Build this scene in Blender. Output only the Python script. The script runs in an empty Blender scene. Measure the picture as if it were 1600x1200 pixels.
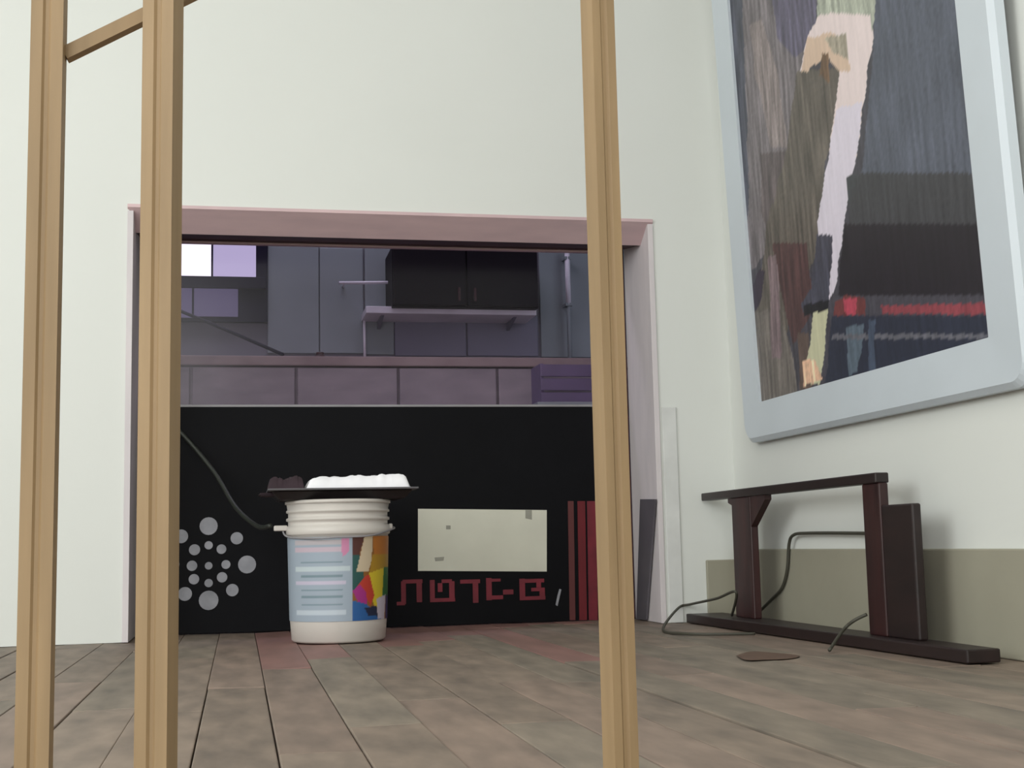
import bpy, bmesh, math, random
from mathutils import Vector, Matrix, noise

C = bpy.context.scene.collection
R = random.Random(7)

# ---------------------------------------------------------------- camera, light, exposure
CAM_H, FPX = 0.236, 2050.0
PITCH, YAW, ROLL = math.radians(6.917), math.radians(11.842), math.radians(-1.284)
fwd = Vector((math.sin(YAW)*math.cos(PITCH), math.cos(YAW)*math.cos(PITCH), math.sin(PITCH)))
r0 = Vector((math.cos(YAW), -math.sin(YAW), 0)); u0 = r0.cross(fwd)
rt = r0*math.cos(ROLL) + u0*math.sin(ROLL); up = u0*math.cos(ROLL) - r0*math.sin(ROLL)
EYE = Vector((0, 0, CAM_H))
cd = bpy.data.cameras.new('camera'); cam = bpy.data.objects.new('camera', cd); C.objects.link(cam)
cam.matrix_world = Matrix((( rt.x, up.x, -fwd.x, 0), (rt.y, up.y, -fwd.y, 0), (rt.z, up.z, -fwd.z, CAM_H), (0, 0, 0, 1)))
cd.sensor_fit = 'HORIZONTAL'; cd.sensor_width = 36; cd.lens = 36*FPX/1600; cd.clip_start = 0.02
bpy.context.scene.camera = cam

vs = bpy.context.scene.view_settings
vs.view_transform = 'Standard'; vs.look = 'None'; vs.gamma = 1; vs.use_curve_mapping = False
vs.exposure = -0.08
w = bpy.data.worlds.new('world'); bpy.context.scene.world = w; w.use_nodes = True
w.node_tree.nodes['Background'].inputs[0].default_value = (0.80, 0.90, 1.0, 1)
w.node_tree.nodes['Background'].inputs[1].default_value = 1.0

def area(name, loc, target, sx, sy, power, col):
    ld = bpy.data.lights.new(name, 'AREA'); ld.shape = 'RECTANGLE'; ld.size = sx; ld.size_y = sy
    ld.energy = power; ld.color = col
    o = bpy.data.objects.new(name, ld); C.objects.link(o); o.location = loc
    o.rotation_euler = (Vector(target) - Vector(loc)).to_track_quat('-Z', 'Y').to_euler()
    return o
# daylight through the window of the wall behind the camera, an unseen area light under the ceiling, and an added fill light behind the hatch
area('window_daylight', (-1.2, -2.35, 1.5), (-0.1, 3.6, 1.0), 2.3, 1.6, 99, (1.0, 1.0, 0.97))
area('side_window_daylight', (-2.55, 0.9, 1.6), (1.0, 2.6, 0.8), 2.2, 1.5, 58, (0.98, 0.99, 0.97))
area('overhead_area_light', (-0.4, 1.3, 2.62), (-0.4, 1.3, 0), 1.2, 0.6, 13, (1.0, 0.98, 0.92))
area('back_room_fill_light', (0.2, 4.5, 2.3), (0.2, 5.0, 0.9), 1.2, 0.3, 11, (0.88, 0.86, 1.0))

# ---------------------------------------------------------------- helpers
def at(u, v, axis, k):                       # a point of the place on the plane axis = k
    d = fwd + rt*((u-800)/FPX) - up*((v-600)/FPX)
    i = 'xyz'.index(axis)
    return EYE + d*((k-EYE[i])/d[i])

def lin(c):
    return tuple(((x/255+0.055)/1.055)**2.4 if x > 10 else x/255/12.92 for x in c) + (1,)

def mat(name, col, rough=0.7, col2=None, scale=8, stretch=(1, 1, 1), amount=0.5, bump=0, metallic=0, per_object=0, spec=0.5):
    m = bpy.data.materials.new(name); m.use_nodes = True; n = m.node_tree.nodes; l = m.node_tree.links
    b = n['Principled BSDF']; b.inputs['Roughness'].default_value = rough; b.inputs['Metallic'].default_value = metallic
    b.inputs['Specular IOR Level'].default_value = spec
    col2 = col2 or tuple(x*0.88 for x in col)
    tc = n.new('ShaderNodeTexCoord'); mp = n.new('ShaderNodeMapping'); mp.inputs['Scale'].default_value = stretch
    l.new(tc.outputs['Object'], mp.inputs[0])
    no = n.new('ShaderNodeTexNoise'); no.inputs['Scale'].default_value = scale; no.inputs['Detail'].default_value = 5
    l.new(mp.outputs[0], no.inputs[0])
    cr = n.new('ShaderNodeValToRGB'); cr.color_ramp.elements[0].position = 0.5-amount*0.5; cr.color_ramp.elements[1].position = 0.5+amount*0.5
    cr.color_ramp.elements[0].color = lin(col2); cr.color_ramp.elements[1].color = lin(col)
    l.new(no.outputs[0], cr.inputs[0]); out = cr.outputs[0]
    if per_object:
        oi = n.new('ShaderNodeObjectInfo'); hs = n.new('ShaderNodeHueSaturation'); mr = n.new('ShaderNodeMapRange')
        mr.inputs[3].default_value = 1-per_object; mr.inputs[4].default_value = 1+per_object
        l.new(oi.outputs['Random'], mr.inputs[0]); l.new(mr.outputs[0], hs.inputs['Value']); l.new(out, hs.inputs['Color']); out = hs.outputs[0]
    l.new(out, b.inputs['Base Color'])
    if bump:
        bp = n.new('ShaderNodeBump'); bp.inputs['Strength'].default_value = bump; bp.inputs['Distance'].default_value = 0.003
        l.new(no.outputs[0], bp.inputs['Height']); l.new(bp.outputs[0], b.inputs['Normal'])
    return m

def emit(name, col, s):
    m = bpy.data.materials.new(name); m.use_nodes = True; b = m.node_tree.nodes['Principled BSDF']
    b.inputs['Base Color'].default_value = (0.02, 0.02, 0.02, 1)
    b.inputs['Emission Color'].default_value = lin(col); b.inputs['Emission Strength'].default_value = s
    return m

def glass(name, tint, refl):
    m = bpy.data.materials.new(name); m.use_nodes = True; n = m.node_tree.nodes; l = m.node_tree.links
    n.remove(n['Principled BSDF']); t = n.new('ShaderNodeBsdfTransparent'); t.inputs[0].default_value = tint
    g = n.new('ShaderNodeBsdfGlossy'); g.inputs['Roughness'].default_value = 0.22; mx = n.new('ShaderNodeMixShader'); mx.inputs[0].default_value = refl
    l.new(t.outputs[0], mx.inputs[1]); l.new(g.outputs[0], mx.inputs[2]); l.new(mx.outputs[0], n['Material Output'].inputs[0])
    return m

def vcol(name, rough=0.4):
    m = bpy.data.materials.new(name); m.use_nodes = True; n = m.node_tree.nodes; l = m.node_tree.links
    a = n.new('ShaderNodeVertexColor'); a.layer_name = 'print'; b = n['Principled BSDF']; b.inputs['Roughness'].default_value = rough
    l.new(a.outputs[0], b.inputs['Base Color']); return m

def link(name, me, m, parent=None, smooth=False):
    o = bpy.data.objects.new(name, me); C.objects.link(o)
    if m: me.materials.append(m)
    if smooth:
        for p in me.polygons: p.use_smooth = True
    if parent is not None:
        o.parent = parent; o.matrix_parent_inverse = Matrix.Translation(-parent.location) if parent.type == 'EMPTY' else parent.matrix_world.inverted()
    return o

def tag(o, label, cat, group=None):
    o['label'] = label; o['category'] = cat
    if group: o['group'] = group
    return o

def thing(name, label, cat, loc=(0, 0, 0), group=None):
    o = bpy.data.objects.new(name, None); C.objects.link(o); o.location = loc; o.empty_display_size = 0.05
    return tag(o, label, cat, group)

def struct(o): o['kind'] = 'structure'; return o

def addbox(bm, lo, hi, bev=0):
    lo, hi = Vector(lo), Vector(hi)
    t = bmesh.ops.create_cube(bm, size=1)['verts']
    for v in t: v.co = Vector((lo[i] + (v.co[i]+0.5)*(hi[i]-lo[i]) for i in range(3)))
    if bev:
        es = list({e for v in t for e in v.link_edges})
        bmesh.ops.bevel(bm, geom=es, offset=bev, segments=2, affect='EDGES', profile=0.5)

def mesh(bm, name='mesh'):
    me = bpy.data.meshes.new(name); bmesh.ops.recalc_face_normals(bm, faces=bm.faces); bm.to_mesh(me); bm.free(); return me

def box(name, lo, hi, m, parent=None, bev=0):
    bm = bmesh.new()
    addbox(bm, [min(a, b) for a, b in zip(lo, hi)], [max(a, b) for a, b in zip(lo, hi)], bev)
    return link(name, mesh(bm, name), m, parent)

def boxes(name, lst, m, parent=None, bev=0):
    bm = bmesh.new()
    for lo, hi in lst: addbox(bm, lo, hi, bev)
    return link(name, mesh(bm, name), m, parent)

def prism(name, pts, d, m, parent=None, bev=0):   # extrude a polygon by the vector d
    bm = bmesh.new(); a = [bm.verts.new(p) for p in pts]; b = [bm.verts.new(Vector(p)+Vector(d)) for p in pts]; n = len(pts)
    bm.faces.new(a); bm.faces.new(b[::-1])
    for i in range(n): bm.faces.new((a[i], a[(i+1) % n], b[(i+1) % n], b[i]))
    if bev: bmesh.ops.bevel(bm, geom=list(bm.edges), offset=bev, segments=2, affect='EDGES', profile=0.5)
    return link(name, mesh(bm, name), m, parent)

def catmull(P, k=8):
    P = [Vector(p) for p in P]; out = []
    for i in range(len(P)-1):
        a, b, c, d = P[max(i-1, 0)], P[i], P[i+1], P[min(i+2, len(P)-1)]
        for j in range(k):
            t = j/k
            out.append(0.5*((2*b) + (c-a)*t + (2*a-5*b+4*c-d)*t*t + (3*b-a-3*c+d)*t**3))
    return out + [P[-1]]

def tube(name, P, r, m, parent=None, k=8, seg=10, smooth_path=True):
    pts = catmull(P, k) if smooth_path else [Vector(p) for p in P]
    bm = bmesh.new(); rings = []; nrm = None
    for i, p in enumerate(pts):
        t = (pts[min(i+1, len(pts)-1)] - pts[max(i-1, 0)]).normalized()
        if nrm is None: nrm = t.orthogonal().normalized()
        nrm = (nrm - t*nrm.dot(t)).normalized(); b = t.cross(nrm)
        rings.append([bm.verts.new(p + (nrm*math.cos(6.2832*s/seg) + b*math.sin(6.2832*s/seg))*r) for s in range(seg)])
    for a, b in zip(rings, rings[1:]):
        for s in range(seg): bm.faces.new((a[s], a[(s+1) % seg], b[(s+1) % seg], b[s]))
    bm.faces.new(rings[0][::-1]); bm.faces.new(rings[-1])
    return link(name, mesh(bm, name), m, parent, True)

def lathe(name, prof, cx, cy, m, parent=None, seg=64, smooth=True):
    bm = bmesh.new(); rings = []
    for r, z in prof:
        rings.append([bm.verts.new((cx+r*math.cos(2*math.pi*s/seg), cy+r*math.sin(2*math.pi*s/seg), z)) for s in range(seg)])
    for a, b in zip(rings, rings[1:]):
        for s in range(seg): bm.faces.new((a[s], a[(s+1) % seg], b[(s+1) % seg], b[s]))
    if prof[0][0] > 0.001: bm.faces.new(rings[0][::-1])
    if prof[-1][0] > 0.001: bm.faces.new(rings[-1])
    return link(name, mesh(bm, name), m, parent, smooth)

def disc(name, c, r, y_thick, m, parent, seg=20):
    return prism(name, [(c.x+r*math.cos(2*math.pi*s/seg), c.y, c.z+r*math.sin(2*math.pi*s/seg)) for s in range(seg)], (0, -y_thick, 0), m, parent)

# ---------------------------------------------------------------- materials
M_wall = mat('cream_wall_paint', (224, 226, 222), 0.85, (219, 221, 217), 2.2, amount=0.9, bump=0.08)
M_ceil = mat('white_ceiling_paint', (225, 225, 218), 0.9)
M_lining = mat('mauve_lining_paint', (214, 186, 188), 0.5, (196, 170, 174), 6, (1, 4, 4))
M_jamb = mat('pinkish_grey_jamb_paint', (218, 210, 212), 0.6, (204, 197, 200), 5, (4, 4, 1))
M_darkframe = mat('dark_red_brown_wood', (74, 38, 44), 0.5, (48, 26, 32), 14, (1, 8, 8))
M_plank = mat('worn_floor_wood', (146, 129, 115), 0.6, (104, 93, 84), 9.0, (2.4, 0.8, 3), 0.5, 0.25, per_object=0.09)
M_plank_warm = mat('pinkish_worn_floor_wood', (150, 130, 117), 0.6, (108, 95, 86), 8.0, (2.6, 0.7, 3), 0.5, 0.25, per_object=0.09)
M_plank_grey = mat('greyish_worn_floor_wood', (143, 130, 116), 0.64, (102, 94, 85), 10.0, (2.2, 0.6, 3), 0.5, 0.25, per_object=0.09)
M_plank_red = mat('reddish_worn_floor_wood', (150, 112, 105), 0.6, (120, 92, 87), 5.0, (3.2, 0.8, 3), 0.55, 0.25, per_object=0.08)
M_sub = mat('dark_subfloor', (96, 85, 76), 0.9)
M_black = mat('matt_black_board', (15, 15, 19), 0.65, (11, 11, 14), 4, spec=0.12)
M_paleedge = mat('pale_grey_edge', (150, 148, 152), 0.5)
M_dot = mat('pale_grey_print', (160, 160, 168), 0.6, (122, 124, 130), 18)
M_sheet = mat('pale_grey_sheet', (212, 211, 196), 0.7, (202, 201, 187), 9)
M_spot = mat('grey_smudge', (158, 157, 146), 0.8)
M_red = mat('dark_red_print', (124, 26, 44), 0.6, (88, 14, 28), 14)
M_red2 = mat('crimson_stripe', (108, 6, 24), 0.6, (86, 2, 14), 8, (6, 1, 1))
M_red3 = mat('brown_red_stripe', (92, 38, 38), 0.6)
M_pine = mat('pale_pine_wood', (160, 134, 99), 0.6, (134, 111, 80), 5.0, (9, 9, 0.7), 0.5, 0.12)
M_bench = mat('dark_reddish_brown_stain', (66, 34, 34), 0.42, (34, 20, 22), 5, (6, 6, 1), 0.6, 0.1)
M_benchrail = mat('dark_brown_stain', (44, 30, 30), 0.45, (28, 20, 21), 5, (6, 1, 6), 0.6, 0.1)
M_plastic = mat('white_bucket_plastic', (212, 206, 200), 0.38, (200, 194, 188), 7)
M_tray = mat('black_tray_plastic', (30, 25, 26), 0.45)
M_cloth = mat('white_crumpled_cloth', (250, 249, 253), 0.85, (242, 241, 247), 26, bump=0.4)
M_maroon = mat('dark_maroon_cloth', (56, 40, 48), 0.85, (40, 28, 34), 16, bump=0.3)
M_hose = mat('dark_green_rubber', (40, 44, 38), 0.5)
M_cord = mat('dark_olive_cord', (72, 70, 60), 0.55)
M_base = mat('olive_grey_baseboard_paint', (160, 156, 140), 0.7, (150, 146, 130), 4)
M_frame = mat('bluish_white_frame_paint', (206, 214, 222), 0.4, (198, 206, 213), 4)
M_print = vcol('printed_photograph', 0.45)
M_label = vcol('printed_label', 0.45)
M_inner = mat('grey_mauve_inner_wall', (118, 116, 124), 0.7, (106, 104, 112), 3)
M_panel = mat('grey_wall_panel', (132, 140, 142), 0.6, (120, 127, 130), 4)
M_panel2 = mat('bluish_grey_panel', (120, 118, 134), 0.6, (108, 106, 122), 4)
M_cabinet = mat('dark_purple_cabinet', (22, 15, 24), 0.7, (18, 12, 20), 4, spec=0.2)
M_counter = mat('mauve_grey_counter', (146, 136, 140), 0.6, (122, 113, 119), 7, (1, 1, 3))
M_worktop = mat('pinkish_grey_worktop', (150, 132, 130), 0.6, (122, 104, 104), 10)
M_crate = mat('purple_crate_plastic', (96, 82, 112), 0.6, (84, 72, 98), 14)
M_winframe = mat('dark_indigo_window_bar', (22, 17, 40), 0.7, spec=0.2)
M_white = mat('white_enamel', (235, 230, 238), 0.4)
M_bright = emit('daylight_pane', (250, 248, 255), 1.5)
M_lilac = emit('lilac_daylight_pane', (196, 188, 222), 0.95)
M_dimlilac = emit('dim_lilac_pane', (110, 102, 136), 0.5)
M_pane = glass('hatch_glass', (0.93, 0.90, 0.95, 1), 0.010)
M_greypatch = mat('dark_grey_patch', (92, 88, 94), 0.7, (76, 72, 80), 8)
M_stain = mat('brown_floor_stain', (104, 80, 66), 0.7, (88, 66, 54), 30)

# ---------------------------------------------------------------- room shell
XL, XR, YB, YF, ZC = -2.6, 1.42, 3.635, -2.5, 2.7
REC = 0.276; YN = YB + REC                     # the hatch recess
NX0 = at(197, 700, 'y', YB).x; NX1 = 1.193; NZ = 1.172
struct(boxes('wall_back', [((XL-0.1, YB, 0), (NX0, YN, ZC)), ((NX1, YB, 0), (XR+0.1, YN, ZC)), ((NX0, YB, NZ), (NX1, YN, ZC))], M_wall))
struct(box('wall_right', (XR, YF, 0), (XR+0.12, YB, ZC), M_wall))
struct(boxes('wall_left', [((XL-0.12, YF, 0), (XL, -0.3, ZC)), ((XL-0.12, 2.1, 0), (XL, YB, ZC)), ((XL-0.12, -0.3, 0), (XL, 2.1, 0.75)), ((XL-0.12, -0.3, 2.4), (XL, 2.1, ZC))], M_wall))
wl = struct(box('window_4', (XL-0.07, -0.3, 0.75), (XL-0.06, 2.1, 2.4), glass('side_window_glass', (0.95, 0.97, 0.96, 1), 0.02)))
for y in (-0.3, 0.87, 2.04): box('window_frame', (XL-0.1, y, 0.75), (XL-0.04, y+0.06, 2.4), M_white, wl)
wf = struct(boxes('wall_front', [((XL, YF-0.12, 0), (-2.4, YF, ZC)), ((0.0, YF-0.12, 0), (XR, YF, ZC)), ((-2.4, YF-0.12, 0), (0.0, YF, 0.7)), ((-2.4, YF-0.12, 2.4), (0.0, YF, ZC))], M_wall))
wn = struct(box('window_2', (-2.4, YF-0.07, 0.7), (0.0, YF-0.06, 2.4), glass('front_window_glass', (0.95, 0.97, 0.96, 1), 0.02)))
for x in (-2.4, -1.23, -0.06): box('window_frame', (x, YF-0.09, 0.7), (x+0.06, YF-0.03, 2.4), M_white, wn)
struct(box('ceiling', (XL-0.12, YF-0.12, ZC), (XR+0.12, YN, ZC+0.1), M_ceil))
fl = struct(box('floor', (XL-0.12, YF-0.12, -0.08), (XR+0.12, YN+0.02, -0.014), M_sub))

# floor planks: rows along the depth of the room, each plank one part
row_w = 0.098; x = XR - 0.002; row = 0; meshes = {}
while x > XL + 0.02:
    xa = x - row_w; y = YN - 0.005 - R.uniform(0, 0.9)
    ys = [YN-0.005]
    while y > -0.1: ys.append(y); y -= R.uniform(0.8, 1.5)
    ys.append(-0.3)
    if xa < -1.5: ys = [YN-0.005, -0.3]
    for a, b in zip(ys, ys[1:]):
        if a-b < 0.05: continue
        g = 0.0007 if R.random() > 0.22 else 0.0014
        h = -0.0005 - R.random()*0.0022
        red = (xa > -0.0 and xa < 0.98 and (a+b)/2 > 3.0 and R.random() < 0.9)
        tilt = R.uniform(-0.0012, 0.0012)
        bm = bmesh.new(); addbox(bm, (xa+g, b+0.0018, -0.014), (x-g, a-0.0018, h), 0.0016)
        for v in bm.verts:
            if v.co.z > -0.008: v.co.z += tilt*(1 if v.co.x > (xa+x)/2 else -1)
        link('plank', mesh(bm, 'plank'), M_plank_red if red else R.choice((M_plank, M_plank, M_plank_warm, M_plank_grey)), fl)
    x = xa; row += 1
box('floor_rear', (XL-0.1, YF-0.1, -0.014), (XR+0.1, -0.302, -0.002), M_plank, fl)
# brown stains on the planks
def stain(pts, px=0):
    bm = bmesh.new(); q = [at(u, v, 'z', 0.0006) for u, v in pts]
    c = sum(q, Vector())/len(q); cv = bm.verts.new(c + Vector((0, 0, 0.0005))); vv = [bm.verts.new(p) for p in catmull(q + [q[0]], 5)[:-1]]
    for i in range(len(vv)): bm.faces.new((cv, vv[i], vv[(i+1) % len(vv)]))
    return link('stain', mesh(bm, 'stain'), M_stain, fl)
stain([(1150, 1024), (1172, 1018), (1200, 1019), (1248, 1024), (1235, 1029), (1195, 1031), (1165, 1031)])

# olive base board along the right wall with a short return on the back wall
struct(box('baseboard_right', (XR-0.012, YF, 0), (XR, YB, 0.205), M_base, bev=0.003))
struct(box('baseboard_back', (at(1104, 930, 'y', YB).x, YB-0.012, 0), (XR-0.012, YB, 0.175), M_base, bev=0.003))
# pale corner bead beside the hatch
struct(box('trim_4', (NX1+0.012, YB-0.006, 0), (NX1+0.055, YB, 0.62), mat('chalky_white_patch', (228, 229, 227), 0.8), bev=0.002))

# hatch linings
t = 0.012
ZS, ZH = 1.116, 1.143                           # splayed lintel board, then the dark head of the frame behind it
struct(prism('trim_1', [(NX0-0.004, YB-0.008, NZ+0.006), (NX0-0.004, YB-0.008, NZ-0.003), (NX0-0.004, YB+0.07, ZS), (NX0-0.004, YB+0.07, NZ+0.006)], (NX1-NX0+0.008, 0, 0), M_lining))
struct(prism('trim_5', [(NX0-0.002, YB+0.071, NZ), (NX0-0.002, YB+0.071, ZS+0.001), (NX0-0.002, YN-0.034, ZH), (NX0-0.002, YN-0.034, NZ)], (NX1-NX0+0.004, 0, 0), M_darkframe))
struct(box('trim_2', (NX1-t, YB-0.006, 0), (NX1+0.004, YN-0.032, NZ-0.008), M_jamb, bev=0.001))
struct(box('trim_3', (NX0-0.004, YB-0.006, 0), (NX0+t, YN-0.02, NZ-t), M_jamb, bev=0.001))

fw = 0.024
# window_1: the dark wooden frame with its glass pane at the back of the recess
IX0, IX1, IZ = NX0+t, NX1-t, ZH+fw
zb = at(600, 633, 'y', YN-0.03).z               # top of the black board
wo = struct(boxes('window_1', [((IX0, YN-0.03, IZ-fw), (IX1, YN+0.02, IZ)), ((IX0, YN-0.03, 0.001), (IX0+0.024, YN+0.02, IZ-fw)), ((IX1-0.03, YN-0.03, 0.001), (IX1, YN+0.02, IZ-fw))], M_darkframe, bev=0.002))
box('frame_bead', (IX0+0.024, YN-0.012, IZ-fw-0.006), (IX1-0.03, YN+0.012, IZ-fw), M_lining, wo, 0.002)
box('pane', (IX0+0.02, YN-0.002, zb-0.05), (IX1-0.02, YN+0.003, IZ-fw+0.01), M_pane, wo)

# ---------------------------------------------------------------- room behind the glass
YW = 5.0
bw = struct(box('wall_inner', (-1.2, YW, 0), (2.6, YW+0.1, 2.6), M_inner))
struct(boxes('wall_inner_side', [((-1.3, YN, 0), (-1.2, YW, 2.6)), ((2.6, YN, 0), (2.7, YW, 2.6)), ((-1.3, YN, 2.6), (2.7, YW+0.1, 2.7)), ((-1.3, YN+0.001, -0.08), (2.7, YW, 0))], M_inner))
def rect(name, u0, v0, u1, v1, y, d, m, parent=None, bev=0.002):
    a = at(u0, v1, 'y', y); b = at(u1, v0, 'y', y)
    return box(name, (a.x, y, a.z), (b.x, y+d, b.z), m, parent, bev)
for (u0_, v0_, u1_, v1_, m) in ((418, 385, 498, 552, M_panel), (500, 388, 567, 552, M_panel), (571, 388, 614, 554, M_panel), (617, 494, 728, 556, M_panel2), (731, 494, 840, 556, M_panel2), (846, 396, 925, 558, M_panel), (930, 396, 1010, 558, M_panel)):
    rect('wall_panel', u0_, v0_, u1_, v1_, YW-0.012, 0.012, m, bw, 0.003)
# bright window of that room
yw = YW-0.03
lw = struct(rect('window_3', 120, 360, 418, 500, yw, 0.03, M_winframe))
rect('pane', 128, 372, 330, 432, yw-0.004, 0.004, M_bright, lw, 0)
rect('pane', 333, 373, 400, 432, yw-0.004, 0.004, M_lilac, lw, 0)
rect('pane', 128, 449, 300, 494, yw-0.004, 0.004, M_dimlilac, lw, 0)
rect('pane', 303, 449, 372, 494, yw-0.004, 0.004, M_dimlilac, lw, 0)
rect('window_bar', 124, 433, 416, 446, yw-0.02, 0.02, M_winframe, lw)
# dark cupboard
a = at(614, 478, 'y', YW-0.25); b = at(840, 388, 'y', YW-0.25)
cb = thing('wall_cupboard', 'dark purple wall cupboard behind the glass, above the white shelf', 'cupboard', ((a.x+b.x)/2, YW-0.13, a.z))
box('body', (a.x, YW-0.24, a.z), (b.x, YW-0.001, b.z), M_cabinet, cb, 0.003)
xm = (a.x+b.x)/2
for x0_, x1_ in ((a.x+0.004, xm-0.003), (xm+0.003, b.x-0.004)):
    d = box('door', (x0_, YW-0.258, a.z+0.004), (x1_, YW-0.241, b.z-0.004), M_cabinet, cb, 0.002)
    hx = xm-0.03 if x1_ < xm else xm+0.03
    box('handle', (hx-0.004, YW-0.27, a.z+0.02), (hx+0.004, YW-0.258, a.z+0.07), M_darkframe, d, 0.001)
a = at(572, 489, 'y', YW-0.2); b = at(838, 482, 'y', YW-0.2)
s = thing('wall_shelf', 'thin white shelf on the back room wall, under the dark cupboard', 'shelf', ((a.x+b.x)/2, YW-0.1, a.z))
box('shelf_board', (a.x, YW-0.2, a.z), (b.x, YW-0.001, b.z), M_white, s, 0.002)
for x_ in (a.x+0.06, b.x-0.08): prism('bracket', [(x_, YW-0.014, a.z), (x_, YW-0.16, a.z), (x_, YW-0.014, a.z-0.03)], (0.012, 0, 0), M_panel2, s)
a = at(530, 442, 'y', YW-0.09); b = at(634, 441, 'y', YW-0.09)
s = thing('towel_rail', 'short pale horizontal rail left of the dark cupboard', 'rail', (a.x, YW-0.05, a.z))
tube('rod', [a, b], 0.006, M_white, s, k=2)
for p in (a + Vector((0.02, 0, 0)), b - Vector((0.02, 0, 0))): tube('bracket', [p, Vector((p.x, YW-0.013, p.z))], 0.004, M_white, s, k=2)
a = at(886, 392, 'y', YW-0.05); b = at(888, 556, 'y', YW-0.05); c_ = at(887, 476, 'y', YW-0.05)
s = thing('water_pipe', 'pale vertical pipe right of the dark cupboard, seen through the glass', 'pipe', (a.x, YW-0.03, b.z))
tube('upper_pipe', [(a.x, YW-0.05, c_.z), (a.x, YW-0.05, a.z)], 0.0105, M_white, s, k=2)
tube('lower_pipe', [(a.x, YW-0.05, b.z-0.05), (a.x, YW-0.05, c_.z)], 0.009, M_panel, s, k=2)
for z_ in (a.z-0.03, c_.z): box('pipe_clip', (a.x-0.014, YW-0.06, z_-0.006), (a.x+0.014, YW-0.012, z_+0.006), M_panel, s, 0.001)
a = at(569, 492, 'y', YW-0.03); b = at(570, 554, 'y', YW-0.03)
tag(tube('conduit', [b - Vector((0, 0, 0.03)), a], 0.0055, M_white, None, k=2), 'thin pale vertical conduit running down from the left end of the white shelf', 'pipe')

# counter below, its front boards rising behind the black board
yc = 4.25
a = at(205, 640, 'y', yc); b = at(985, 575, 'y', yc); zt = at(600, 558, 'y', yc).z; zf = at(600, 573, 'y', yc).z
ct = thing('counter', 'long mauve grey counter in the room behind the glass', 'counter', ((a.x+b.x)/2, yc+0.3, 0))
boxes('carcass', [((a.x-0.15, yc+0.02, 0.005), (b.x+0.2, YW-0.02, zf))], M_counter, ct)
box('worktop', (a.x-0.17, yc-0.015, zf), (b.x+0.22, YW-0.014, zt), M_worktop, ct, 0.004)
xs = [a.x-0.15 + i*(b.x-a.x+0.35)/6 for i in range(7)]
for i in range(6): box('front_panel', (xs[i]+0.004, yc, 0.06), (xs[i+1]-0.004, yc+0.02, zf-0.004), M_counter, ct, 0.003)
p = at(500, 556, 'y', yc+0.1)
j = thing('small_jar', 'small dark brown jar on the counter behind the glass', 'jar', (p.x, yc+0.1, zt))
lathe('body', [(0.012, zt), (0.0155, zt+0.002), (0.0155, zt+0.018), (0.012, zt+0.021)], p.x, yc+0.1, M_darkframe, j, 20)
lathe('lid', [(0.013, zt+0.021), (0.013, zt+0.028), (0.011, zt+0.029)], p.x, yc+0.1, M_darkframe, j, 20)
# the dark rod resting from the window bar to the counter
tag(tube('thin_rod', [at(262, 478, 'y', YW-0.12), at(350, 514, 'y', 4.6), at(442, 554, 'y', 4.4)], 0.006, M_winframe), 'thin dark rod slanting down to the counter behind the glass', 'rod')
# purple crate between pane and counter
a = at(846, 633, 'y', 4.06); b = at(972, 568, 'y', 4.06)
sh = thing('under_shelf', 'low grey ledge carrying the purple crate behind the glass', 'ledge', ((a.x+b.x)/2, 4.1, 0))
box('ledge_board', (a.x-0.04, YN+0.03, a.z-0.03), (b.x+0.04, yc-0.02, a.z-0.002), M_panel, sh, 0.002)
for x_ in (a.x, b.x-0.03): box('leg', (x_, 4.04, 0.001), (x_+0.03, 4.1, a.z-0.03), M_panel, sh)
cr = thing('plastic_crate', 'purple slatted crate at the right end of the lower ledge, behind the glass', 'crate', ((a.x+b.x)/2, 4.1, a.z))
H_ = b.z-a.z
for i in range(3): box('slat', (a.x, 4.06, a.z+i*H_/3+0.002), (b.x, 4.068, a.z+(i+1)*H_/3-0.004), M_crate, cr, 0.002)
for x_ in (a.x, b.x-0.012): box('side', (x_, 4.068, a.z), (x_+0.012, 4.2, b.z), M_crate, cr, 0.002)
box('base', (a.x+0.012, 4.068, a.z), (b.x-0.012, 4.2, a.z+0.008), M_crate, cr)

# ---------------------------------------------------------------- black board in the hatch
yb = YN-0.036
bx0, bx1 = IX0+0.026, IX1-0.022
bb = thing('black_board', 'large black board closing the lower hatch, printed with dots, pale sheet and red writing', 'board', ((bx0+bx1)/2, yb+0.01, 0))
box('panel', (bx0, yb, 0.0015), (bx1, yb+0.018, zb-0.006), M_black, bb, 0.001)
e = box('top_edge', (bx0, yb-0.001, zb-0.006), (bx1, yb+0.02, zb+0.001), M_paleedge, bb, 0.001)
for u, v, r in ((326, 822, 13), (386, 882, 13), (326, 938, 14), (266, 882, 13), (370, 841, 9), (283, 838, 10), (363, 922, 9), (289, 928, 10),
                (304, 859, 8), (346, 858, 7), (300, 884, 7.5), (353, 882, 6.5), (303, 905, 7.5), (347, 902, 7.5), (326, 852, 6), (326, 911, 6), (326, 884, 5.5)):
    disc('dot', at(u, v, 'y', yb), r*4.0/FPX, 0.0015, M_dot, bb)
def onboard(pts, name, m, d=0.0015, parent=None):
    return prism(name, [at(u, v, 'y', yb) for u, v in pts], (0, -d, 0), m, parent or bb)
sheet = onboard([(653, 795), (854, 797), (854, 893), (653, 892)], 'pale_sheet', M_sheet, 0.003)
sheet['label'] = 'blank pale grey rectangle'
def mark(pts):
    o = prism('smudge', [at(u, v, 'y', yb-0.003) for u, v in pts], (0, -0.0006, 0), M_spot, bb)
mark([(821, 797), (831, 797), (831, 812), (821, 810)]); mark([(679, 871), (694, 870), (693, 876), (680, 877)])
mark([(697, 821), (704, 821), (704, 827), (697, 827)])
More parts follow.
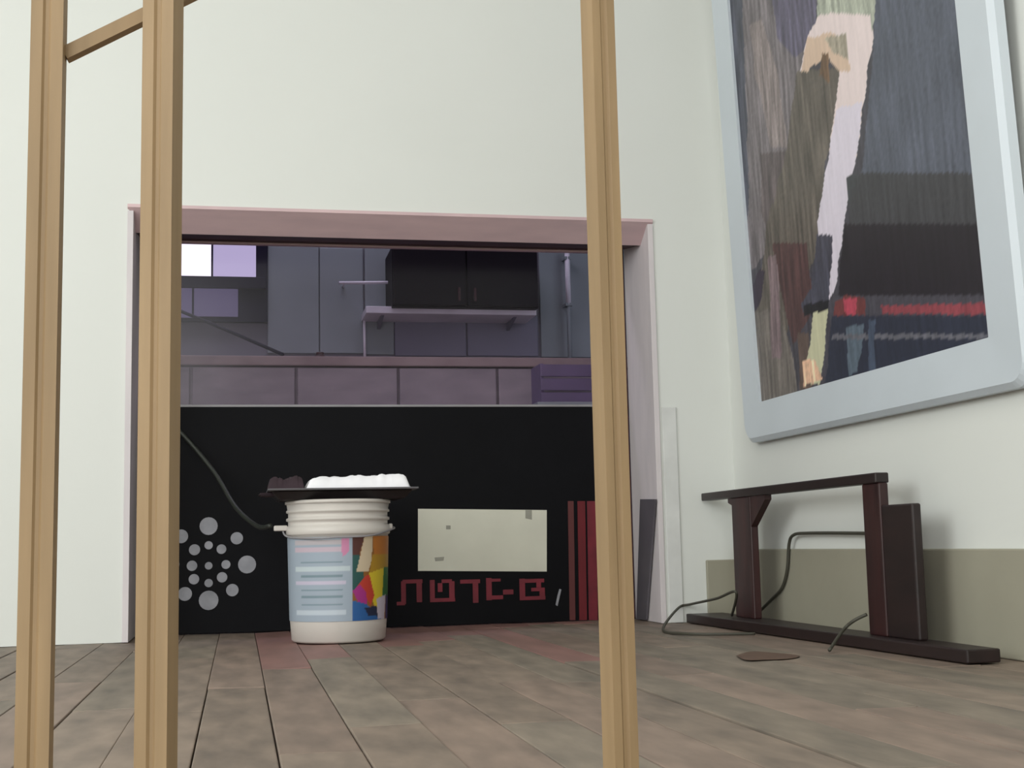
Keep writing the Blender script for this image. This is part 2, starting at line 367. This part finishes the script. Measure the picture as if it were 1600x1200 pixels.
for u0_, u1_, m in ((887, 896, M_red3), (902, 914, M_red2), (917, 931, M_red)):
    onboard([(u0_, 783), (u1_, 783), (u1_+3, 969), (u0_+3, 969)], 'stripe', m)
LET = [[(620, 940, 633, 946), (627, 908, 634, 944), (629, 905, 660, 912), (651, 908, 659, 941)],
       [(672, 906, 679, 941), (672, 934, 711, 941), (702, 908, 710, 938), (690, 905, 706, 911), (684, 911, 691, 925)],
       [(719, 905, 750, 912), (739, 910, 747, 942)],
       [(760, 903, 768, 938), (760, 930, 786, 937), (764, 904, 782, 909)],
       [(786, 921, 802, 929)],
       [(812, 904, 820, 938), (812, 904, 850, 911), (812, 931, 852, 938), (843, 918, 851, 934), (830, 918, 848, 924), (838, 906, 845, 918)]]
for k, st in enumerate(LET):
    bm = bmesh.new()
    for q_, (a0, b0, a1, b1) in enumerate(st):
        p, q = at(a0, b1, 'y', yb), at(a1, b0, 'y', yb)
        addbox(bm, (p.x, yb-0.0014-0.00025*q_, p.z), (q.x, yb, q.z), 0.0002)
    link('letter', mesh(bm, 'letter'), M_red, bb)
onboard([(868, 945), (871, 930), (874, 920), (877, 921), (874, 934), (871, 947)], 'mark', M_dot)

# thin dark grey tapering patch on the right jamb
tag(prism('grey_jamb_patch', [at(1003, 780, 'x', NX1-t-0.004), at(1026, 780, 'x', NX1-t-0.004), at(1012, 968, 'x', NX1-t-0.004), at(997, 968, 'x', NX1-t-0.004)],
          (-0.006, 0, 0), M_greypatch), 'narrow tapering dark grey patch on the right side of the hatch', 'board')

# hose from the hatch frame to the bucket
BX, BY = at(529, 950, 'y', 3.41).x, 3.41
def zB(v, u=529, y=None): return at(u, v, 'y', y or BY).z

# ---------------------------------------------------------------- bucket
rb, rtp = 0.1185, 0.1325
zt_ = zB(782)
bk = thing('paint_bucket', 'white plastic paint bucket with a colourful label, in front of the black board', 'bucket', (BX, BY, 0))
z1, z2, z3 = zB(812), zB(822), zB(836)
lathe('body', [(rb-0.006, 0.001), (rb, 0.006), (rb+0.004, zB(965)), (rb+0.009, z3), (rb+0.012, z3+0.001), (rtp, z3+0.004), (rtp, z2), (rtp-0.006, z2+0.002), (rtp-0.006, z1-0.004), (rtp-0.001, z1-0.002),
               (rtp-0.001, z1+0.004), (rtp-0.006, z1+0.006), (rtp-0.006, zB(800)-0.003), (rtp-0.001, zB(800)-0.001), (rtp-0.001, zB(800)+0.004), (rtp-0.004, zB(800)+0.006), (rtp-0.002, zB(788))], BX, BY, M_plastic, bk, 72)
lathe('lid', [(rtp-0.002, zB(788)), (rtp+0.002, zB(788)+0.001), (rtp+0.002, zt_-0.002), (rtp-0.003, zt_), (rtp-0.014, zt_), (rtp-0.018, zt_-0.008), (0.0, zt_-0.008)], BX, BY, M_plastic, bk, 72)
for sgn in (-1, 1):
    q = box('handle_ear', (BX+sgn*(rtp-0.004), BY-0.018, z2-0.010), (BX+sgn*(rtp+0.030 if sgn < 0 else rtp+0.006), BY+0.018, z2+0.004), M_plastic, bk, 0.003)
tube('handle', [(BX-rtp-0.008, BY-0.002, z2-0.004), (BX-rtp*0.98, BY-0.04, z3-0.002), (BX-0.07, BY-0.125, z3-0.008), (BX, BY-0.142, z3-0.006), (BX+0.07, BY-0.125, z3-0.004), (BX+rtp+0.006, BY-0.03, z2-0.01), (BX+rtp+0.006, BY, z2-0.004)], 0.0022, M_paleedge, bk, 6)

# label: colour print on a curved sheet that wraps the front
def inpoly(x, y, P):
    c = False; j = len(P)-1
    for i in range(len(P)):
        if (P[i][1] > y) != (P[j][1] > y) and x < (P[j][0]-P[i][0])*(y-P[i][1])/(P[j][1]-P[i][1])+P[i][0]: c = not c
        j = i
    return c
def shade(polys, base, x, y):
    col = base
    for P, cc in polys:
        if inpoly(x, y, P): col = cc
    return col
LB = [([(430, 838), (541, 838), (541, 968), (430, 968)], (176, 190, 206)),
      ([(541, 838), (640, 838), (640, 968), (541, 968)], (150, 96, 40)),
      ([(541, 838), (560, 838), (553, 862), (548, 890), (541, 900)], (92, 52, 46)),
      ([(541, 868), (552, 868), (560, 905), (556, 925), (541, 920)], (44, 92, 88)),
      ([(560, 838), (573, 838), (571, 876), (566, 893), (547, 893), (553, 868)], (226, 206, 176)),
      ([(573, 838), (640, 838), (640, 866), (575, 872)], (200, 122, 44)),
      ([(572, 868), (640, 866), (640, 892), (568, 896)], (190, 146, 40)),
      ([(566, 896), (592, 888), (590, 930), (582, 960), (572, 935)], (232, 206, 52)),
      ([(592, 888), (640, 888), (640, 935), (590, 932)], (40, 110, 52)),
      ([(560, 900), (568, 898), (576, 930), (570, 945), (560, 930), (548, 915)], (206, 66, 50)),
      ([(541, 922), (552, 912), (562, 925), (565, 945), (552, 942)], (176, 50, 140)),
      ([(541, 936), (562, 942), (574, 952), (590, 968), (541, 968)], (44, 100, 168)),
      ([(560, 948), (580, 946), (584, 962), (566, 960)], (34, 40, 70)),
      ([(580, 935), (596, 930), (594, 968), (582, 966)], (212, 202, 218)),
      ([(596, 932), (640, 930), (640, 968), (596, 968)], (60, 56, 110))]
for v_, c_, e_ in ((846, (206, 198, 204), 532), (857, (216, 196, 210), 536), (887, (212, 226, 232), 538), (908, (218, 210, 232), 532), (953, (212, 224, 236), 532)):
    LB.append(([(458, v_-3), (e_, v_-3), (e_, v_+4), (458, v_+4)], c_))
for v_ in (876, 897, 918, 928, 940):
    LB.append(([(466, v_), (526, v_), (526, v_+3), (466, v_+3)], (132, 156, 166)))
LB.append(([(524, 842), (536, 842), (536, 862), (526, 870)], (228, 150, 190)))
bm = bmesh.new(); cl = bm.verts.layers.float_color.new('print'); NA, NV = 150, 70; grid = []
zl0, zl1 = zB(967), zB(839)
for j in range(NV+1):
    z = zl0 + (zl1-zl0)*j/NV; rr = rb+0.004+(0.005*j/NV)+0.0012; rw = []
    for i in range(NA+1):
        a = math.radians(178 + 184*i/NA); v = bm.verts.new((BX+rr*math.cos(a), BY+rr*math.sin(a), z))
        # flat artwork unrolled around the bucket (its own coordinates)
        ax = 529 + 77*math.sin(math.radians(-92 + 184*i/NA)) - 3.5; ay = 967 - 128*j/NV
        v[cl] = lin(tuple(k_*0.88 for k_ in shade(LB, (190, 196, 205), ax, ay))); rw.append(v)
    grid.append(rw)
for j in range(NV):
    for i in range(NA): bm.faces.new((grid[j][i], grid[j][i+1], grid[j+1][i+1], grid[j+1][i]))
lab = link('label_sheet', mesh(bm, 'label_sheet'), M_label, bk, True); lab['label'] = 'printed label, pale blue text panel beside a rainbow coloured picture'

# tray, cloths on the bucket
a = at(446, 780, 'y', BY-0.12); b = at(642, 764, 'y', BY-0.12); zt2 = zt_ + 0.0005
tr = thing('paint_tray', 'shallow black tray lying across the top of the paint bucket', 'tray', ((a.x+b.x)/2, BY, zt2))
def taper_box(name, lo, hi, g, m, parent=None, bev=0.003):
    bm = bmesh.new(); addbox(bm, lo, hi)
    for v in bm.verts:
        if v.co.z < (lo[2]+hi[2])/2:
            v.co.x += g if v.co.x < (lo[0]+hi[0])/2 else -g; v.co.y += g if v.co.y < (lo[1]+hi[1])/2 else -g
    bmesh.ops.bevel(bm, geom=list(bm.edges), offset=bev, segments=2, affect='EDGES')
    return link(name, mesh(bm, name), m, parent)
tx0, tx1 = at(404, 770, 'y', BY).x, at(640, 770, 'y', BY).x
taper_box('tray_body', (tx0+0.03, BY-0.11, zt2), (tx1-0.004, BY+0.11, zt2+0.022), 0.02, M_tray, tr)
boxes('rim', [((tx0+0.02, BY-0.125, zt2+0.022), (tx1+0.008, BY+0.125, zt2+0.027))], mat('grey_tray_rim', (96, 94, 98), 0.5), tr, 0.002)
taper_box('tray_lip', (tx0, BY-0.05, zt2+0.012), (tx0+0.05, BY+0.05, zt2+0.020), 0.002, M_maroon, tr)
zc = zt2 + 0.0275
def crumple(name, lo, hi, m, label, seed, ridge, skew):
    bm = bmesh.new(); nx, ny = 46, 20; top = []; bot = []
    for j in range(ny+1):
        rt_, rb_ = [], []
        for i in range(nx+1):
            fx, fy = i/nx, j/ny; ex = min(fx, 1-fx, fy*0.7, (1-fy)*0.7)*14
            n1 = noise.noise(Vector((fx*5+seed, fy*4, seed)))*0.5 + noise.noise(Vector((fx*17, fy*11+seed, 2.1)))*0.25
            wob = noise.noise(Vector((fx*4, fy*3, seed+5)))*0.008
            x = lo[0]+(hi[0]-lo[0])*fx; y = lo[1]+(hi[1]-lo[1])*fy + wob*math.sin(math.pi*fx)*0
            h = (hi[2]-lo[2])*min(1, math.sqrt(max(ex*2.2, 0.0)))*(0.82+0.5*n1+ridge*fx)
            x2 = x + skew*(h/(hi[2]-lo[2]))*(0.5-fx)*2
            rt_.append(bm.verts.new((x2, y+wob*(0.5-abs(fy-0.5)), lo[2]+max(h, 0.001)))); rb_.append(bm.verts.new((x, y, lo[2])))
        top.append(rt_); bot.append(rb_)
    for j in range(ny):
        for i in range(nx):
            bm.faces.new((top[j][i], top[j][i+1], top[j+1][i+1], top[j+1][i])); bm.faces.new((bot[j][i], bot[j+1][i], bot[j+1][i+1], bot[j][i+1]))
    for i in range(nx):
        bm.faces.new((bot[0][i], bot[0][i+1], top[0][i+1], top[0][i])); bm.faces.new((bot[ny][i+1], bot[ny][i], top[ny][i], top[ny][i+1]))
    for j in range(ny):
        bm.faces.new((bot[j+1][0], bot[j][0], top[j][0], top[j+1][0])); bm.faces.new((bot[j][nx], bot[j+1][nx], top[j+1][nx], top[j][nx]))
    return tag(link(name, mesh(bm, name), m, None, True), label, 'cloth')
cx0, cx1 = at(479, 745, 'y', BY-0.1).x, at(641, 745, 'y', BY-0.1).x
crumple('folded_cloth', (cx0, BY-0.105, zc), (cx1, BY+0.1, zc+0.031), M_cloth, 'folded white cloth lying on the right of the black tray', 3.1, 0.22, 0.006)
mx0, mx1 = at(404, 745, 'y', BY).x, cx0-0.004
crumple('folded_cloth', (mx0+0.022, BY-0.09, zc), (mx1, BY+0.09, zc+0.032), M_maroon, 'dark maroon folded cloth lying on the left of the black tray', 8.4, 0.05, 0.004)

tag(tube('rubber_hose', [at(225, 622, 'y', YN-0.07), at(258, 655, 'y', YN-0.06), at(290, 684, 'y', YN-0.06), at(335, 738, 'y', 3.8), at(368, 792, 'y', 3.7), at(402, 822, 'y', 3.55), Vector((BX-rtp-0.038, BY+0.008, z2+0.004))],
         0.0065, M_hose), 'dark green hose curving down the black board to the bucket ear', 'hose')

# ---------------------------------------------------------------- pine stand in front
ps = thing('wooden_stand', 'tall pale pine stand, its square legs close to the camera', 'stand', (0.125, 1.1, 0))
def post(x, y, wx, z1, rot):
    bm = bmesh.new(); h = wx/2
    # square leg with a shallow groove down its front
    prof = [(-h, -h), (-0.0035, -h), (-0.0015, -h+0.0022), (0.0015, -h+0.0022), (0.0035, -h), (h, -h), (h, h), (-h, h)]
    cr_, sr_ = math.cos(rot), math.sin(rot)
    rings = [[bm.verts.new((x+a*cr_-b*sr_, y+a*sr_+b*cr_, z)) for a, b in prof] for z in (0, z1)]
    n = len(prof)
    for i in range(n): bm.faces.new((rings[0][i], rings[0][(i+1) % n], rings[1][(i+1) % n], rings[1][i]))
    bm.faces.new(rings[0][::-1]); bm.faces.new(rings[1])
    return link('leg', mesh(bm, 'leg'), M_pine, ps)
post(-0.0635, 1.1, 0.0262, 1.25, math.radians(-16)); post(0.3175, 1.1, 0.0225, 1.25, math.radians(12))
box('crossbar', (-0.22, 1.088, 1.15), (0.36, 1.112, 1.19), M_pine, ps, 0.002)
p0, p1 = at(285, -8, 'y', 1.122), at(150, 58, 'y', 1.122)
dv = (p1-p0).normalized(); nv = Vector((dv.z, 0, -dv.x))*0.0055
e0, e1 = p0 - dv*0.02, p1 + dv*0.03
prism('brace', [e0+nv, e1+nv, e1-nv, e0-nv], (0, 0.012, 0), M_pine, ps)
post(e1.x-0.012, 1.12, 0.0258, 1.25, 0)

# ---------------------------------------------------------------- dark bench by the right wall
bx = 1.325; hw = 0.034
bn = thing('wooden_bench', 'dark reddish brown wooden bench along the right wall, under the framed picture', 'bench', (bx, 3.0, 0))
def yat(u, v): return at(u, v, 'x', bx).y
y_far, y_near = min(yat(1082, 962), YB-0.03), 2.2
ztop = at(1300, 757, 'x', bx).z
prism('runner', [(bx-hw, y_near, 0.001), (bx+hw, y_near, 0.001), (bx+hw, y_far, 0.001), (bx-hw-0.045, y_far, 0.001)], (0, 0, 0.025), M_benchrail, bn, 0.003)
TX = 0.011                                       # half thickness of the plank legs
yl0, yl1 = at(1146, 870, 'x', bx-TX).y, at(1187, 870, 'x', bx+TX).y
yr0, yr1 = at(1352, 870, 'x', bx-TX).y, at(1394, 870, 'x', bx+TX).y
y_top_far = min(yat(1096, 780), YB-0.02)
box('seat_plank', (bx-0.016, yr1+0.004, ztop-0.008), (bx+0.016, y_top_far, ztop+0.014), M_benchrail, bn, 0.003)
for a0, a1 in ((yl1, yl0), (yr1, yr0)):
    top_ = ztop-0.008 if a0 > 2.9 else ztop+0.012
    box('leg', (bx-TX, a0, 0.026), (bx+TX, a1, top_), M_bench, bn, 0.003) if a0 > 2.9 else boxes('leg', [((bx-TX, a0, 0.026), (bx+TX, a1, ztop-0.008))], M_bench, bn, 0.003)
def brk(y, s, hgt, ln): prism('bracket', [(bx-0.009, y, ztop-0.008), (bx-0.009, y+s*ln, ztop-0.008), (bx-0.009, y+s*ln, ztop-0.02), (bx-0.009, y, ztop-0.008-hgt)], (0.018, 0, 0), M_bench, bn)
brk(yl1, -1, 0.08, 0.10); brk(yl0, 1, 0.02, 0.03)
# side post beyond the near leg
box('side_post', (bx-0.009, yr1-0.13, 0.026), (bx+0.012, yr1-0.001, ztop-0.055), M_benchrail, bn, 0.004)

# cords
cz = 0.0045
def fl_(u, v): return at(u, v, 'z', cz)
def rw_(u, v): return at(u, v, 'x', XR-0.018)
tag(tube('power_cord', [rw_(1392, 834), rw_(1330, 833), rw_(1262, 833), rw_(1240, 836), rw_(1233, 850), rw_(1230, 890), rw_(1222, 918), rw_(1206, 936), Vector((bx+0.062, rw_(1190, 950).y, 0.03)), Vector((bx+0.06, rw_(1180, 950).y+0.05, cz)), Vector((bx+0.055, YB-0.06, cz))],
         0.0042, M_cord), 'dark cord running along the right wall and dropping behind the bench', 'cord')
tag(tube('power_cord', [Vector((bx-0.03, yl0-0.02, 0.031)), at(1150, 925, 'x', bx-hw-0.02), at(1120, 935, 'x', 1.26), at(1080, 944, 'y', 3.59), at(1060, 950, 'y', 3.60), fl_(1036, 984), fl_(1070, 990), fl_(1120, 991), fl_(1180, 990)],
         0.0036, M_cord), 'dark cord looping on the floor from the far end of the bench', 'cord')
tag(tube('power_cord', [at(1354, 960, 'x', bx-0.03), at(1334, 970, 'x', bx-0.05), at(1318, 984, 'x', bx-hw-0.035), fl_(1296, 1016)], 0.0036, M_cord), 'short dark cord hanging over the bench runner by the near leg', 'cord')

# ---------------------------------------------------------------- framed picture on the right wall
LEAN = 0.036
P = at(1163, 694, 'x', XR-0.035)
ev = Vector((-math.sin(LEAN), 0, math.cos(LEAN))); eh = Vector((0, -1, 0)); en = eh.cross(ev).normalized()
if en.x > 0: en = -en                            # towards the room
W_, Hh, FWD, TH = 1.36, 1.62, 0.115, 0.03
pic = thing('framed_picture', 'large framed photograph in a wide bluish white frame on the right wall', 'picture', tuple(P))
def PP(a, b, n=0): return P + eh*a + ev*b + en*n
def rounded(x0, y0, x1, y1, r, k=6):
    out = []
    for cx, cy, s in ((x0+r, y0+r, 180), (x1-r, y0+r, 270), (x1-r, y1-r, 0), (x0+r, y1-r, 90)):
        for i in range(k+1):
            a = math.radians(s+90*i/k); out.append((cx+r*math.cos(a), cy+r*math.sin(a)))
    return out
FB = 0.105; FL = 0.118
bm = bmesh.new()
outer = rounded(0, 0, W_, Hh, 0.05); inner = rounded(FL, FB, W_-FL, Hh-FB, 0.002)
n = len(outer); L = []
outer2 = rounded(0.012, 0.012, W_-0.012, Hh-0.012, 0.042)
for poly, hgt in ((outer, -TH), (outer, -0.010), (outer2, 0.0), (inner, -0.004), (inner, -TH)): L.append([bm.verts.new(PP(a, b, hgt)) for a, b in poly])
for A_, B_ in zip(L, L[1:] + L[:1]):
    for i in range(n): bm.faces.new((A_[i], A_[(i+1) % n], B_[(i+1) % n], B_[i]))
link('frame', mesh(bm, 'frame'), M_frame, pic)
# the print: dark gorge-like scene with a pale shape, drawn flat
PL = [([(1100, -300), (1700, -300), (1700, 800), (1100, 800)], (62, 60, 68)),
      ([(1100, -300), (1270, -300), (1262, 60), (1250, 130), (1236, 330), (1180, 420), (1150, 420)], (104, 98, 102)),
      ([(1140, -10), (1160, -10), (1170, 300), (1160, 480), (1150, 430)], (66, 68, 80)),
      ([(1172, 40), (1190, 30), (1214, 110), (1230, 230), (1205, 230), (1180, 120)], (126, 116, 116)),
      ([(1200, -60), (1285, -60), (1268, 70), (1240, 90), (1215, 60)], (84, 80, 98)),
      ([(1186, 240), (1236, 235), (1262, 330), (1220, 420), (1190, 330)], (84, 76, 78)),
      ([(1244, 112), (1315, 105), (1306, 190), (1290, 250), (1285, 330), (1275, 400), (1180, 640), (1160, 500), (1190, 430), (1200, 340), (1226, 250), (1236, 180)], (86, 80, 74)),
      ([(1206, 380), (1262, 380), (1272, 480), (1240, 540), (1222, 470)], (72, 50, 50)),
      ([(1168, 470), (1186, 420), (1196, 425), (1184, 480), (1170, 510)], (44, 34, 50)),
      ([(1172, 490), (1215, 480), (1240, 560), (1245, 640), (1180, 640)], (98, 92, 88)),
      ([(1200, 400), (1214, 400), (1222, 560), (1206, 560)], (112, 96, 100)),
      ([(1246, 520), (1262, 520), (1268, 610), (1250, 610)], (84, 70, 64)),
      ([(1280, -40), (1366, -40), (1368, 20), (1360, 60), (1340, 30), (1276, 26)], (150, 154, 142)),
      ([(1276, 26), (1300, 20), (1360, 24), (1364, 60), (1356, 105), (1350, 160), (1338, 250), (1326, 300), (1318, 360), (1303, 460), (1290, 480), (1280, 400), (1276, 350), (1294, 250), (1304, 170), (1312, 112), (1290, 86), (1262, 112), (1250, 112), (1262, 60)], (222, 206, 206)),
      ([(1306, 170), (1349, 160), (1338, 250), (1326, 300), (1318, 360), (1303, 460), (1290, 480), (1280, 400), (1276, 350), (1294, 250)], (214, 206, 220)),
      ([(1262, 60), (1300, 50), (1316, 66), (1330, 110), (1312, 112), (1290, 86), (1262, 112), (1252, 112)], (206, 180, 160)),
      ([(1290, 60), (1322, 52), (1324, 92), (1302, 82)], (148, 140, 126)),
      ([(1284, 84), (1294, 84), (1296, 130), (1280, 116)], (96, 74, 56)),
      ([(1276, 366), (1302, 368), (1296, 470), (1256, 490), (1252, 476), (1268, 450)], (62, 62, 74)),
      ([(1256, 476), (1296, 468), (1292, 486), (1256, 494)], (24, 24, 28)),
      ([(1270, 490), (1294, 484), (1286, 560), (1280, 600), (1256, 600), (1262, 560)], (196, 194, 164)),
      ([(1254, 565), (1272, 560), (1284, 592), (1256, 604)], (206, 168, 142)),
      ([(1322, 278), (1340, 270), (1345, 300), (1326, 320)], (56, 58, 62)),
      ([(1370, -60), (1700, -60), (1700, 270), (1345, 270), (1362, 110)], (76, 80, 92)),
      ([(1345, 270), (1700, 270), (1700, 370), (1325, 370), (1330, 300)], (56, 56, 60)),
      ([(1320, 350), (1700, 350), (1700, 460), (1308, 462)], (30, 26, 32)),
      ([(1306, 470), (1322, 462), (1352, 466), (1352, 492), (1304, 494)], (96, 50, 50)),
      ([(1318, 468), (1340, 466), (1338, 492), (1322, 492)], (158, 62, 78)),
      ([(1376, 478), (1700, 468), (1700, 492), (1380, 490)], (124, 58, 66)),
      ([(1300, 494), (1700, 492), (1700, 600), (1290, 600)], (38, 42, 56)),
      ([(1322, 512), (1350, 505), (1340, 580), (1326, 590)], (80, 92, 104)),
      ([(1300, 522), (1700, 522), (1700, 528), (1300, 530)], (90, 90, 98)),
      ([(1358, 500), (1368, 500), (1368, 590), (1358, 590)], (64, 74, 92))]
iw, ih = W_-2*FL, Hh-2*FB
NX_, NY_ = 200, 260
bm = bmesh.new(); cl = bm.verts.layers.float_color.new('print'); g = []
def toimg(p):
    d = p-EYE; z = d.dot(fwd); return 800+FPX*d.dot(rt)/z, 600-FPX*d.dot(up)/z
for j in range(NY_+1):
    rw = []
    for i in range(NX_+1):
        q = PP(FL+iw*i/NX_, FB+ih*j/NY_, -0.012); v = bm.verts.new(q); ix, iy = toimg(q)
        dx = noise.noise(Vector((i*0.16, j*0.05, 1)))*3; col = shade(PL, (60, 58, 64), ix+dx, iy+dx*0.5)
        k = 1.14 + (0.42 if ix < 1300 else 0.22)*noise.noise(Vector((i*0.42, j*0.045, 4))) + 0.14*noise.noise(Vector((i*0.9, j*0.5, 9)))
        if sum(col) > 540: k = 1.02+(k-1)*0.15
        v[cl] = lin(tuple(min(255, max(2, x*k)) for x in col)); rw.append(v)
    g.append(rw)
for j in range(NY_):
    for i in range(NX_): bm.faces.new((g[j][i], g[j][i+1], g[j+1][i+1], g[j+1][i]))
link('photo_print', mesh(bm, 'photo_print'), M_print, pic)
prism('backing_board', [PP(0.02, 0.02, -TH), PP(W_-0.02, 0.02, -TH), PP(W_-0.02, Hh-0.02, -TH), PP(0.02, Hh-0.02, -TH)], -en*0.003, M_benchrail, pic)
